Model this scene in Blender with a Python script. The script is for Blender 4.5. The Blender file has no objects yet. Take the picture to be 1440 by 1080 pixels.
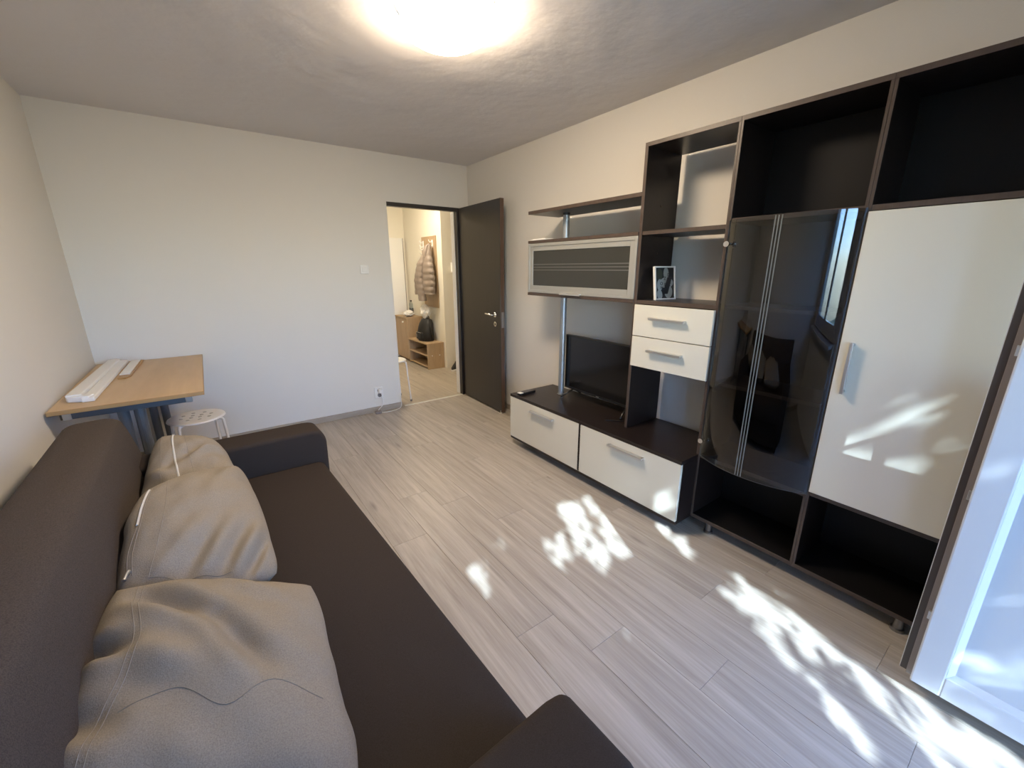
import bpy, bmesh, math, random
from mathutils import Vector, Matrix, noise
R = math.radians
random.seed(7)
sc = bpy.context.scene
col = sc.collection

# ------------------------------------------------------------------ camera
F = 579.8347; YAW = .6306; PITCH = .2734; ROLL = -.0019
CAM = Vector((.7167, -4.1173, 1.437))
fw = Vector((math.sin(YAW)*math.cos(PITCH), math.cos(YAW)*math.cos(PITCH), -math.sin(PITCH)))
rt = Vector((math.cos(YAW), -math.sin(YAW), 0)); up = rt.cross(fw)
r2 = math.cos(ROLL)*rt + math.sin(ROLL)*up; u2 = -math.sin(ROLL)*rt + math.cos(ROLL)*up
cd = bpy.data.cameras.new('camera'); cam = bpy.data.objects.new('camera', cd); col.objects.link(cam)
cd.sensor_width = 36; cd.lens = F/1440*36; cd.clip_start = .03; cd.clip_end = 200
m = Matrix((r2, u2, -fw)).transposed().to_4x4(); m.translation = CAM
cam.matrix_world = m
sc.camera = cam

# ------------------------------------------------------------------ light
sc.view_settings.view_transform = 'Standard'; sc.view_settings.look = 'None'
sc.view_settings.gamma = 1; sc.view_settings.use_curve_mapping = False
sc.view_settings.exposure = 0.68
EL = R(36.5); SUN = Vector((-.424*math.cos(EL), -.906*math.cos(EL), math.sin(EL))).normalized()          # towards the sun
w = bpy.data.worlds.new('sky'); sc.world = w; w.use_nodes = True
wn = w.node_tree.nodes; wl = w.node_tree.links
sky = wn.new('ShaderNodeTexSky'); sky.sky_type = 'NISHITA'; sky.sun_disc = False
sky.sun_elevation = EL; sky.sun_rotation = math.atan2(SUN.x, SUN.y); sky.altitude = 80
tint = wn.new('ShaderNodeMix'); tint.data_type = 'RGBA'; tint.blend_type = 'MULTIPLY'; tint.inputs[0].default_value = 1
tint.inputs[7].default_value = (.49, .76, 1.27, 1); wl.new(sky.outputs[0], tint.inputs[6])
bg = wn['Background']; wl.new(tint.outputs[2], bg.inputs[0]); bg.inputs[1].default_value = 1.18
sd = bpy.data.lights.new('sun', 'SUN'); sd.energy = 12; sd.angle = R(.35); sd.color = (.66, .84, 1)
so = bpy.data.objects.new('sun', sd); col.objects.link(so)
so.rotation_euler = (-SUN).to_track_quat('-Z', 'Y').to_euler(); so.location = (-3, -10, 8)
LAMP_E = 48.0; LAMP_C = (1, .80, .575)
HALL_E = 80.0; HALL_C = (1, .85, .64)

# ------------------------------------------------------------------ materials
def mat(name, color, rough=.5, metal=0, bump=0, bscale=60, bdist=.002, spec=.5, var=0, coat=0):
    M = bpy.data.materials.new(name); M.use_nodes = True
    nt = M.node_tree; b = nt.nodes['Principled BSDF']
    b.inputs['Base Color'].default_value = (*color, 1); b.inputs['Roughness'].default_value = rough
    b.inputs['Metallic'].default_value = metal; b.inputs['Specular IOR Level'].default_value = spec
    b.inputs['Coat Weight'].default_value = coat; b.inputs['Coat Roughness'].default_value = .05
    if bump or var:
        tc = nt.nodes.new('ShaderNodeTexCoord'); nz = nt.nodes.new('ShaderNodeTexNoise')
        nz.inputs['Scale'].default_value = bscale; nz.inputs['Detail'].default_value = 5
        nt.links.new(tc.outputs['Object'], nz.inputs['Vector'])
        if bump:
            bp = nt.nodes.new('ShaderNodeBump'); bp.inputs['Strength'].default_value = bump; bp.inputs['Distance'].default_value = bdist
            nt.links.new(nz.outputs[0], bp.inputs['Height']); nt.links.new(bp.outputs[0], b.inputs['Normal'])
        if var:
            mx = nt.nodes.new('ShaderNodeMix'); mx.data_type = 'RGBA'
            mx.inputs[6].default_value = (*[c*(1-var) for c in color], 1); mx.inputs[7].default_value = (*[min(1, c*(1+var)) for c in color], 1)
            rp = nt.nodes.new('ShaderNodeMapRange'); rp.inputs[1].default_value = .3; rp.inputs[2].default_value = .7
            nt.links.new(nz.outputs[0], rp.inputs[0]); nt.links.new(rp.outputs[0], mx.inputs[0])
            nt.links.new(mx.outputs[2], b.inputs['Base Color'])
    return M

def wood(name, c1, c2, rough=.45, scale=(14, 1.2, 14), strength=1.0, rnd=0.0, knots=False, bump=.15, spec=.4):
    M = bpy.data.materials.new(name); M.use_nodes = True; nt = M.node_tree; N = nt.nodes.new; L = nt.links.new
    b = nt.nodes['Principled BSDF']; b.inputs['Roughness'].default_value = rough; b.inputs['Specular IOR Level'].default_value = spec
    tc = N('ShaderNodeTexCoord'); oi = N('ShaderNodeObjectInfo'); ad = N('ShaderNodeVectorMath'); ad.operation = 'ADD'
    ml = N('ShaderNodeVectorMath'); ml.operation = 'SCALE'; ml.inputs[0].default_value = (37, 53, 29)
    L(oi.outputs['Random'], ml.inputs['Scale']); L(tc.outputs['Object'], ad.inputs[0]); L(ml.outputs[0], ad.inputs[1])
    mp = N('ShaderNodeMapping'); mp.inputs['Scale'].default_value = scale; L(ad.outputs[0], mp.inputs[0])
    n1 = N('ShaderNodeTexNoise'); n1.inputs['Scale'].default_value = 1.6; n1.inputs['Detail'].default_value = 8
    n1.inputs['Roughness'].default_value = .62; n1.inputs['Distortion'].default_value = .6; L(mp.outputs[0], n1.inputs[0])
    n2 = N('ShaderNodeTexNoise'); n2.inputs['Scale'].default_value = 9; n2.inputs['Detail'].default_value = 4; L(mp.outputs[0], n2.inputs[0])
    mth = N('ShaderNodeMath'); mth.operation = 'MULTIPLY_ADD'; mth.inputs[1].default_value = .35; L(n2.outputs[0], mth.inputs[0]); L(n1.outputs[0], mth.inputs[2])
    rp = N('ShaderNodeMapRange'); rp.inputs[1].default_value = .45; rp.inputs[2].default_value = .95; L(mth.outputs[0], rp.inputs[0])
    mx = N('ShaderNodeMix'); mx.data_type = 'RGBA'; mx.inputs[6].default_value = (*c2, 1); mx.inputs[7].default_value = (*c1, 1)
    L(rp.outputs[0], mx.inputs[0]); out = mx.outputs[2]
    if knots:
        vm = N('ShaderNodeMapping'); vm.inputs['Scale'].default_value = (3.4, .75, 3.4); L(ad.outputs[0], vm.inputs[0])
        vo = N('ShaderNodeTexVoronoi'); vo.inputs['Scale'].default_value = 1.5; L(vm.outputs[0], vo.inputs[0])
        kr = N('ShaderNodeMapRange'); kr.inputs[1].default_value = .02; kr.inputs[2].default_value = .10; kr.inputs[3].default_value = .55; kr.inputs[4].default_value = 0
        L(vo.outputs[0], kr.inputs[0]); k2 = N('ShaderNodeMix'); k2.data_type = 'RGBA'; k2.inputs[7].default_value = (*[c*.45 for c in c2], 1)
        L(kr.outputs[0], k2.inputs[0]); L(out, k2.inputs[6]); out = k2.outputs[2]
        # thin dark cracks along the grain
        cm = N('ShaderNodeMapping'); cm.inputs['Scale'].default_value = (26, .9, 26); L(ad.outputs[0], cm.inputs[0])
        cn = N('ShaderNodeTexNoise'); cn.inputs['Scale'].default_value = 1; cn.inputs['Detail'].default_value = 3; L(cm.outputs[0], cn.inputs[0])
        cr = N('ShaderNodeMapRange'); cr.inputs[1].default_value = .66; cr.inputs[2].default_value = .76; cr.inputs[4].default_value = .45; L(cn.outputs[0], cr.inputs[0])
        c3 = N('ShaderNodeMix'); c3.data_type = 'RGBA'; c3.inputs[7].default_value = (*[c*.5 for c in c2], 1)
        L(cr.outputs[0], c3.inputs[0]); L(out, c3.inputs[6]); out = c3.outputs[2]
    if rnd:
        hs = N('ShaderNodeHueSaturation'); rr = N('ShaderNodeMapRange'); rr.inputs[3].default_value = 1-rnd; rr.inputs[4].default_value = 1+rnd
        L(oi.outputs['Random'], rr.inputs[0]); L(rr.outputs[0], hs.inputs['Value']); L(out, hs.inputs['Color']); out = hs.outputs[0]
    L(out, b.inputs['Base Color'])
    if bump:
        bp = N('ShaderNodeBump'); bp.inputs['Strength'].default_value = bump; bp.inputs['Distance'].default_value = .001
        L(mth.outputs[0], bp.inputs['Height']); L(bp.outputs[0], b.inputs['Normal'])
    return M

def emis(name, color, s):
    M = bpy.data.materials.new(name); M.use_nodes = True; nt = M.node_tree
    b = nt.nodes['Principled BSDF']; b.inputs['Base Color'].default_value = (.9, .88, .84, 1)
    b.inputs['Emission Color'].default_value = (*color, 1); b.inputs['Emission Strength'].default_value = s
    return M

def glassmat(name, tint, gloss=(1, 1, 1), ior=1.5, rough=.0, base=0.0, basec=(0, 0, 0)):
    M = bpy.data.materials.new(name); M.use_nodes = True; nt = M.node_tree; N = nt.nodes.new; L = nt.links.new
    nt.nodes.remove(nt.nodes['Principled BSDF']); o = nt.nodes['Material Output']
    t = N('ShaderNodeBsdfTransparent'); t.inputs[0].default_value = (*tint, 1)
    g = N('ShaderNodeBsdfGlossy'); g.inputs[0].default_value = (*gloss, 1); g.inputs[1].default_value = rough
    fr = N('ShaderNodeFresnel'); ge = N('ShaderNodeNewGeometry'); mi = N('ShaderNodeMapRange')   # same reflectance on entering and leaving the pane
    mi.inputs[3].default_value = ior; mi.inputs[4].default_value = 1/ior; L(ge.outputs['Backfacing'], mi.inputs[0]); L(mi.outputs[0], fr.inputs[0])
    x = N('ShaderNodeMixShader'); L(fr.outputs[0], x.inputs[0])
    src = t.outputs[0]
    if base:
        df = N('ShaderNodeBsdfDiffuse'); df.inputs[0].default_value = (*basec, 1)
        y = N('ShaderNodeMixShader'); y.inputs[0].default_value = base; L(src, y.inputs[1]); L(df.outputs[0], y.inputs[2]); src = y.outputs[0]
    L(src, x.inputs[1]); L(g.outputs[0], x.inputs[2]); L(x.outputs[0], o.inputs[0])
    return M

M_wall = mat('wall_paint', (.735, .705, .645), .85, bump=.25, bscale=140, bdist=.002, spec=.2)
M_ceil = mat('ceiling_plaster', (.72, .69, .68), .75, bump=.55, bscale=2.4, bdist=.035, spec=.25)
M_hallw = mat('hall_paint', (.80, .76, .66), .85, bump=.2, bscale=120, spec=.2)
M_plank = wood('laminate', (.515, .465, .40), (.30, .26, .215), .42, (16, .7, 16), rnd=.025, knots=True, bump=.12, spec=.4)
M_hplank = wood('hall_laminate', (.46, .41, .34), (.34, .29, .23), .4, (13, 1.0, 13), rnd=.07, knots=True, bump=.12)
M_gap = mat('floor_gap', (.34, .30, .25), .8)
M_skirt = wood('skirting', (.42, .36, .29), (.33, .28, .22), .5, (3, 14, 14), rnd=.02)
M_wenge = wood('wenge', (.021, .0142, .0125), (.012, .008, .0075), .34, (22, 2, 22), rnd=.05, bump=.1, spec=.45)
M_blackb = mat('black_board', (.0065, .006, .0065), .55, spec=.25)
M_edge = wood('wenge_edge', (.085, .060, .047), (.060, .042, .034), .42, (22, 22, 3), rnd=.05, bump=.05)
M_doorw = wood('door_wenge', (.030, .026, .026), (.021, .018, .018), .28, (30, 30, 1.5), bump=.08, spec=.5)
M_doore = wood('door_edge', (.10, .06, .042), (.075, .045, .03), .45, (30, 30, 1.5), bump=.05)
M_cream = mat('cream_gloss', (.665, .635, .54), .17, bump=.03, bscale=300, bdist=.0005, spec=.5)
M_alu = mat('aluminium', (.62, .62, .61), .30, .85)
M_alup = mat('pale_aluminium', (.60, .60, .58), .34, .5)
M_footm = mat('foot_metal', (.30, .30, .31), .3, 1)
M_alu2 = mat('satin_frame', (.40, .40, .375), .4, .4)
M_chrome = mat('chrome', (.72, .74, .76), .12, 1)
M_tube = mat('steel_tube', (.40, .43, .46), .34, .7)
M_flip = glassmat('smoked_flip_glass', (.10, .10, .10), ior=1.45, rough=.12, base=.75, basec=(.055, .055, .048))
M_stripe = mat('etched_stripe', (.10, .10, .095), .5)
M_gstripe = mat('etched_stripe_light', (.13, .145, .15), .45)
M_dark = glassmat('tinted_bent_glass', (.55, .56, .57), ior=1.58)
M_gedge = mat('glass_edge', (.20, .22, .23), .2)
M_clear = glassmat('window_glass', (.97, .98, .98), ior=1.45)
M_pvc = mat('white_pvc', (.58, .60, .63), .22, spec=.5)
M_pvcp = mat('white_pvc_panel', (.54, .565, .60), .3, spec=.5)
M_gask = mat('brown_gasket', (.06, .048, .042), .45)
M_gask2 = mat('grey_profile', (.22, .19, .18), .5)
M_black = mat('black_plastic', (.012, .012, .013), .35)
M_screen = mat('tv_screen', (.006, .006, .007), .12)
M_white = mat('white_plastic', (.80, .79, .76), .4)
M_hole = mat('hole_shade', (.42, .41, .39), .6)
M_paper = mat('paper', (.82, .81, .78), .8)
M_sofa = mat('sofa_fabric', (.040, .031, .026), .9, bump=.5, bscale=600, bdist=.001, spec=.15, var=.25)
M_back = mat('sofa_back_fabric', (.078, .062, .052), .95, bump=.6, bscale=420, bdist=.0015, spec=.15, var=.3)
M_cush = mat('grey_wool_fabric', (.29, .25, .20), .95, bump=.6, bscale=380, bdist=.0015, spec=.1, var=.16)
M_seam = mat('seam', (.27, .235, .19), .95)
M_zip = mat('zip_tape', (.62, .60, .56), .5)
M_beech = wood('beech', (.64, .45, .25), (.52, .345, .175), .4, (3.0, .5, 6), rnd=.05, bump=.05)
M_beeche = mat('beech_edge', (.42, .25, .10), .45)
M_gsteel = mat('blue_grey_steel', (.115, .125, .135), .4, .3)
M_dsteel = mat('dark_steel', (.11, .105, .10), .45, .3)
M_oak = wood('sonoma_oak', (.50, .36, .22), (.38, .26, .15), .5, (20, 20, 2), rnd=.05, bump=.05)
M_oaky = wood('sonoma_oak_h', (.50, .36, .22), (.38, .26, .15), .5, (20, 2, 20), rnd=.05, bump=.05)
M_inside = mat('cupboard_inside', (.16, .10, .06), .6)
M_jacket = mat('beige_nylon', (.27, .22, .185), .5, bump=.2, bscale=40, bdist=.004)
M_bag = mat('black_nylon', (.007, .007, .008), .6, bump=.3, bscale=200)
M_plastic = mat('white_film', (.82, .80, .76), .35, bump=.6, bscale=30, bdist=.01)
M_leaf = mat('leaf', (.06, .13, .03), .6, var=.4, bscale=3)
M_bark = mat('bark', (.10, .075, .05), .9, bump=.6, bscale=25, bdist=.02)
M_grass = mat('ground', (.10, .13, .06), .95, var=.4, bscale=2)
M_conc = mat('concrete', (.42, .41, .39), .9, bump=.3, bscale=30)
M_print1 = mat('print_dark', (.020, .023, .030), .35)
M_print2 = mat('print_grey', (.34, .36, .36), .4)
M_print3 = mat('print_olive', (.055, .065, .05), .4)
M_bottle = glassmat('clear_bottle', (.75, .80, .82), ior=1.35)
M_lamp = emis('lit_opal_glass', LAMP_C, LAMP_E)
M_hlamp = emis('hall_opal_glass', HALL_C, HALL_E)

# ------------------------------------------------------------------ helpers
def link(name, bm, material, parent=None, smooth=False, loc=None):
    bm.normal_update()
    for e in bm.edges:
        if len(e.link_faces) == 2 and e.calc_face_angle(0) > R(42): e.smooth = False
    me = bpy.data.meshes.new(name); bm.to_mesh(me); bm.free()
    if isinstance(material, (list, tuple)):
        for x in material: me.materials.append(x)
    else: me.materials.append(material)
    if smooth:
        for p in me.polygons: p.use_smooth = True
    o = bpy.data.objects.new(name, me); col.objects.link(o)
    if loc: o.location = loc
    if parent: o.parent = parent
    return o
def tag(o, label, cat=None, group=None, kind=None):
    o['label'] = label
    if cat: o['category'] = cat
    if group: o['group'] = group
    if kind: o['kind'] = kind
    return o
def thing(name, label, cat, loc=(0, 0, 0), rz=0, group=None, kind=None):
    o = bpy.data.objects.new(name, None); col.objects.link(o); o.location = loc; o.rotation_euler.z = rz
    o.empty_display_size = .1
    return tag(o, label, cat, group, kind)
def copy_tree(o, parent=None):
    c = o.copy(); col.objects.link(c); c.parent = parent
    for ch in list(o.children): copy_tree(ch, c)
    return c
def bx(bm, x0, x1, y0, y1, z0, z1, bevel=0, seg=2, mi=0):
    if x0 > x1: x0, x1 = x1, x0
    if y0 > y1: y0, y1 = y1, y0
    r = bmesh.ops.create_cube(bm, size=1)
    vs = r['verts']
    for v in vs: v.co = Vector(((x0+x1)/2+v.co.x*(x1-x0), (y0+y1)/2+v.co.y*(y1-y0), (z0+z1)/2+v.co.z*(z1-z0)))
    fs = set(f for v in vs for f in v.link_faces)
    for f in fs: f.material_index = mi
    if bevel:
        es = list(set(e for v in vs for e in v.link_edges))
        bmesh.ops.bevel(bm, geom=es, offset=bevel, segments=seg, profile=.5, affect='EDGES', clamp_overlap=True)
def box(name, material, parent, x0, x1, y0, y1, z0, z1, bevel=0, seg=2, off=None, smooth=False):
    """box given in world coordinates; off = location of the parent thing"""
    o = off or (parent.location if parent and parent.parent is None else (parent.parent.location if parent else (0, 0, 0)))
    bm = bmesh.new(); bx(bm, x0-o[0], x1-o[0], y0-o[1], y1-o[1], z0-o[2], z1-o[2], bevel, seg)
    return link(name, bm, material, parent, smooth)
def prism(bm, pts, y0, y1, bevel=0, seg=3, axis='y'):
    f = {'y': lambda a, b, t: (a, t, b), 'x': lambda a, b, t: (t, a, b), 'z': lambda a, b, t: (a, b, t)}[axis]
    A = [bm.verts.new(f(a, b, y0)) for a, b in pts]; B = [bm.verts.new(f(a, b, y1)) for a, b in pts]
    n = len(pts); fs = [bm.faces.new(A), bm.faces.new(B[::-1])]
    for i in range(n): fs.append(bm.faces.new((A[i], B[i], B[(i+1) % n], A[(i+1) % n])))
    bmesh.ops.recalc_face_normals(bm, faces=fs)
    if bevel:
        es = list(set(e for q in fs for e in q.edges))
        bmesh.ops.bevel(bm, geom=es, offset=bevel, segments=seg, profile=.5, affect='EDGES', clamp_overlap=True)
def tube(bm, pts, r, n=8, cap=True):
    pts = [Vector(p) for p in pts]; rings = []
    rs = r if isinstance(r, (list, tuple)) else [r]*len(pts)
    prev = None
    for i, p in enumerate(pts):
        d = (pts[min(i+1, len(pts)-1)]-pts[max(i-1, 0)]).normalized()
        if prev is None:
            a = d.orthogonal().normalized()
        else:
            a = prev - d*prev.dot(d); a = a.normalized() if a.length > 1e-6 else d.orthogonal().normalized()
        prev = a; b = d.cross(a)
        rings.append([bm.verts.new(p+(a*math.cos(t*2*math.pi/n)+b*math.sin(t*2*math.pi/n))*rs[i]) for t in range(n)])
    for i in range(len(rings)-1):
        for k in range(n):
            bm.faces.new((rings[i][k], rings[i][(k+1) % n], rings[i+1][(k+1) % n], rings[i+1][k]))
    if cap: bm.faces.new(rings[0][::-1]); bm.faces.new(rings[-1])
def lathe(bm, prof, n=32, c=(0, 0, 0)):
    rings = []
    for r, z in prof:
        if r < 1e-5: rings.append([bm.verts.new((c[0], c[1], c[2]+z))])
        else: rings.append([bm.verts.new((c[0]+r*math.cos(t*2*math.pi/n), c[1]+r*math.sin(t*2*math.pi/n), c[2]+z)) for t in range(n)])
    for A, B in zip(rings, rings[1:]):
        for k in range(n):
            q = []
            for v in (A[k % len(A)], A[(k+1) % len(A)], B[(k+1) % len(B)], B[k % len(B)]):
                if v not in q: q.append(v)
            if len(q) > 2: bm.faces.new(q)
    bmesh.ops.recalc_face_normals(bm, faces=bm.faces[:])
def smooth_curve(pts, k=6):
    P = [Vector(p) for p in pts]; out = []
    for i in range(len(P)-1):
        a, b, c, d = P[max(i-1, 0)], P[i], P[i+1], P[min(i+2, len(P)-1)]
        for j in range(k):
            t = j/k
            out.append(.5*((2*b)+(c-a)*t+(2*a-5*b+4*c-d)*t*t+(3*b-a-3*c+d)*t**3))
    out.append(P[-1]); return out

# ------------------------------------------------------------------ the room shell
W, H, YF = 3.143, 2.464, -4.75
DX0, DX1, DH = 2.249, 3.034, 2.05      # door opening in the back wall
def struct(name, label, material, boxes, bevel=0):
    bm = bmesh.new()
    for b in boxes: bx(bm, *b, bevel)
    o = link(name, bm, material); return tag(o, label, None, None, 'structure')
fl = struct('floor', 'pale oak laminate floor of the living room', M_gap, [(-.0, W, YF, 0, -.10, -.010)])
def planks(parent, material, x0, x1, y0, y1, pw, pl, first, joints):
    cache = {}
    i = 0; x = first
    while x - 1e-6 > x0: x -= pw
    while x < x1-1e-4:
        a, b = max(x, x0), min(x+pw, x1)
        j = joints(i, x); ys = []
        y = j
        while y > y0: y -= pl
        while y < y1:
            p, q = max(y, y0), min(y+pl, y1)
            if q-p > .005 and b-a > .005:
                key = (round(b-a, 3), round(q-p, 3))
                if key not in cache:
                    bm = bmesh.new(); g = .0004; wd, ln = (b-a)/2-g, (q-p)/2-g
                    bx(bm, -wd, wd, -ln, ln, -.0098, 0, .0007, 1); me = bpy.data.meshes.new('plank'); bm.to_mesh(me); bm.free(); me.materials.append(material); cache[key] = me
                o = bpy.data.objects.new('plank', cache[key]); col.objects.link(o); o.location = ((a+b)/2, (p+q)/2, 0); o.parent = parent
            y += pl
        x += pw; i += 1
def jroom(i, x):
    if abs(x-1.514) < .01: return -1.78
    if abs(x-1.908) < .01: return -3.61
    return -1.78 - [.43, .86, .22, .64, 1.05, .33, .9][i % 7]
planks(fl, M_plank, 0, W, YF, 0, .197, 1.275, 1.514, jroom)
struct('wall_left', 'plain off-white wall behind the sofa', M_wall, [(-.15, 0, YF-.25, .10, -.1, H)])
struct('wall_right', 'off-white wall behind the dark shelving', M_wall, [(W, W+.15, YF-.25, 0, -.1, H)])
struct('wall_back', 'off-white wall with the doorway to the hall', M_wall,
       [(-.15, DX0, 0, .12, -.1, H), (DX1, 4.75, 0, .12, -.1, H), (DX0, DX1, 0, .12, DH, H)])
struct('ceiling', 'uneven plastered ceiling of the living room', M_ceil, [(-.15, W+.15, YF-.25, .12, H, H+.12)])
# front wall with window and balcony door opening
WX0, WX1, BX0, BX1, WZ0, WZ1 = .15, 1.58, 1.65, 2.56, .90, 2.12
struct('wall_front', 'off-white window wall with the balcony door opening', M_wall,
       [(0, WX0, YF-.25, YF, -.1, H), (BX1, W, YF-.25, YF, -.1, H), (WX0, BX1, YF-.25, YF, WZ1, H), (WX0, BX0, YF-.25, YF, -.1, WZ0)])
struct('baseboard_back', 'low oak-coloured skirting along the door wall', M_skirt, [(0, DX0, -.016, 0, 0, .055)], .003)
struct('baseboard_right', 'low oak-coloured skirting behind the shelving', M_skirt, [(W-.016, W, YF, -.0, 0, .055)], .003)
struct('baseboard_left', 'low oak-coloured skirting behind the sofa', M_skirt, [(0, .016, YF, -.016, 0, .055)], .003)

# window and balcony door frames
def pvc_sash(name, parent, x0, x1, z0, z1, y, wdt=.07, dep=.06):
    bm = bmesh.new()
    bx(bm, x0, x0+wdt, y-dep/2, y+dep/2, z0, z1, .004); bx(bm, x1-wdt, x1, y-dep/2, y+dep/2, z0, z1, .004)
    bx(bm, x0+wdt-.002, x1-wdt+.002, y-dep/2, y+dep/2, z0, z0+wdt, .004); bx(bm, x0+wdt-.002, x1-wdt+.002, y-dep/2, y+dep/2, z1-wdt, z1, .004)
    return link(name, bm, M_pvc, parent)
wi = thing('window_1', 'white plastic double window beside the balcony door', None, kind='structure')
pvc_sash('window_frame', wi, WX0, WX1+.01, WZ0, WZ1, YF-.09)
xm = (WX0+WX1)/2
for a, b in ((WX0+.06, xm+.02), (xm-.02, WX1-.05)):
    s = pvc_sash('sash', wi, a, b, WZ0+.06, WZ1-.06, YF-.06, .06, .05)
    bm = bmesh.new(); bx(bm, a+.055, b-.055, YF-.063, YF-.057, WZ0+.115, WZ1-.115); link('pane', bm, M_clear, s)
bm = bmesh.new(); bx(bm, WX0-.05, BX0-.02, YF-.05, YF+.16, WZ0-.03, WZ0, .006); link('window_sill', bm, M_pvc, wi)
bm = bmesh.new(); bx(bm, WX1, BX0+.05, YF-.12, YF-.05, 0, WZ1, .004); bx(bm, BX1-.05, BX1, YF-.12, YF-.05, 0, WZ1, .004)
bx(bm, BX0, BX1, YF-.12, YF-.05, WZ1-.05, WZ1, .004); bx(bm, BX0, BX1, YF-.14, YF-.03, -.01, .03, .004)
tag(link('trim_1', bm, M_pvc), 'white plastic frame of the balcony door opening', None, None, 'structure')

# ------------------------------------------------------------------ balcony door leaf, standing open
LY0, LY1, LX = -4.725, -4.04, 2.47     # hinge end, free end, outer face
LZ0, LZ1 = .065, 2.07
bd = thing('balcony_door', 'white plastic balcony door standing open against the dark wardrobe', 'door', (LX+.035, LY0, 0))
def leafbox(name, material, *a, bevel=.004, parent=bd):
    return box(name, material, parent, *a, bevel, off=bd.location)
fwid = .075
bm = bmesh.new(); o = bd.location
def lb(x0, x1, y0, y1, z0, z1, bv=.005): bx(bm, x0-o[0], x1-o[0], y0-o[1], y1-o[1], z0-o[2], z1-o[2], bv)
lb(LX, LX+.06, LY1-fwid, LY1, LZ0, LZ1); lb(LX, LX+.06, LY0, LY0+fwid, LZ0, LZ1)
lb(LX, LX+.06, LY0+fwid-.003, LY1-fwid+.003, LZ0, LZ0+.08); lb(LX, LX+.06, LY0+fwid-.003, LY1-fwid+.003, LZ1-fwid, LZ1)
link('leaf_frame', bm, M_pvc, bd)
leafbox('mid_rail', M_pvc, LX+.003, LX+.057, LY0+fwid, LY1-fwid, 1.03, 1.095)
lp = leafbox('lower_panel', M_pvcp, LX+.022, LX+.04, LY0+fwid-.005, LY1-fwid+.005, LZ0+.075, 1.035, bevel=0)
bm = bmesh.new()   # sloping glazing beads round the lower panel
def bead(z0, z1):
    a, b = LY0+fwid, LY1-fwid; t = .016
    for (p, q) in (((a, z0), (b, z0)), ((b, z0), (b, z1)), ((b, z1), (a, z1)), ((a, z1), (a, z0))):
        cy, cz = (a+b)/2, (z0+z1)/2
        def ins(v): return (v[0]+(t if v[0] < cy else -t), v[1]+(t if v[1] < cz else -t))
        i1, i2 = ins(p), ins(q)
        vs = [bm.verts.new(Vector(k)-Vector(o)) for k in ((LX+.004, *p), (LX+.004, *q), (LX+.020, *i2), (LX+.020, *i1), (LX+.024, *p), (LX+.024, *q), (LX+.024, *i2), (LX+.024, *i1))]
        for f in ((0, 1, 2, 3), (4, 7, 6, 5), (0, 4, 5, 1), (2, 6, 7, 3), (0, 3, 7, 4), (1, 5, 6, 2)): bm.faces.new([vs[k] for k in f])
bead(LZ0+.078, 1.032); bead(1.093, LZ1-fwid); bmesh.ops.recalc_face_normals(bm, faces=bm.faces[:])
link('glazing_bead', bm, M_pvc, bd)
leafbox('pane', M_clear, LX+.028, LX+.034, LY0+fwid-.005, LY1-fwid+.005, 1.09, LZ1-fwid+.005, bevel=0)
leafbox('rebate', M_gask2, LX+.045, LX+.062, LY1-.001, LY1+.016, LZ0-.012, LZ1, bevel=.001)
leafbox('gasket', M_gask, LX+.058, LX+.066, LY1-.002, LY1+.034, LZ0-.012, LZ1+.01, bevel=.002)
bm = bmesh.new()
lb(LX+.060, LX+.082, LY1-.055, LY1+.036, LZ0-.014, LZ1+.012, .003); lb(LX+.060, LX+.082, LY0, LY0+.055, LZ0-.014, LZ1+.012, .003)
lb(LX+.060, LX+.082, LY0+.05, LY1-.05, LZ0-.014, LZ0+.06, .003); lb(LX+.060, LX+.082, LY0+.05, LY1-.05, LZ1-.055, LZ1+.012, .003)
link('overlap_flange', bm, M_pvc, bd)
for z in (.30, .75, 1.2, 1.65):
    leafbox('locking_cam', M_alu, LX+.036, LX+.047, LY1-.001, LY1+.008, z, z+.03, bevel=.001)
bm = bmesh.new(); tube(bm, smooth_curve([(.05, LY1-.04-o[1], 1.06), (.09, LY1-.04-o[1], 1.06), (.10, LY1-.045-o[1], 1.05), (.10, LY1-.05-o[1], .94)]), .009)
link('door_handle', bm, M_pvc, bd, True)

# ------------------------------------------------------------------ outdoors
g = struct('ground', 'grass ground below the window', M_grass, [(-30, 30, -45, YF-.3, -3.2, -3.0)])
struct('trim_2', 'concrete balcony slab outside the balcony door', M_conc, [(.2, 3.2, -5.85, YF-.25, -.15, -.03)])
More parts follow.
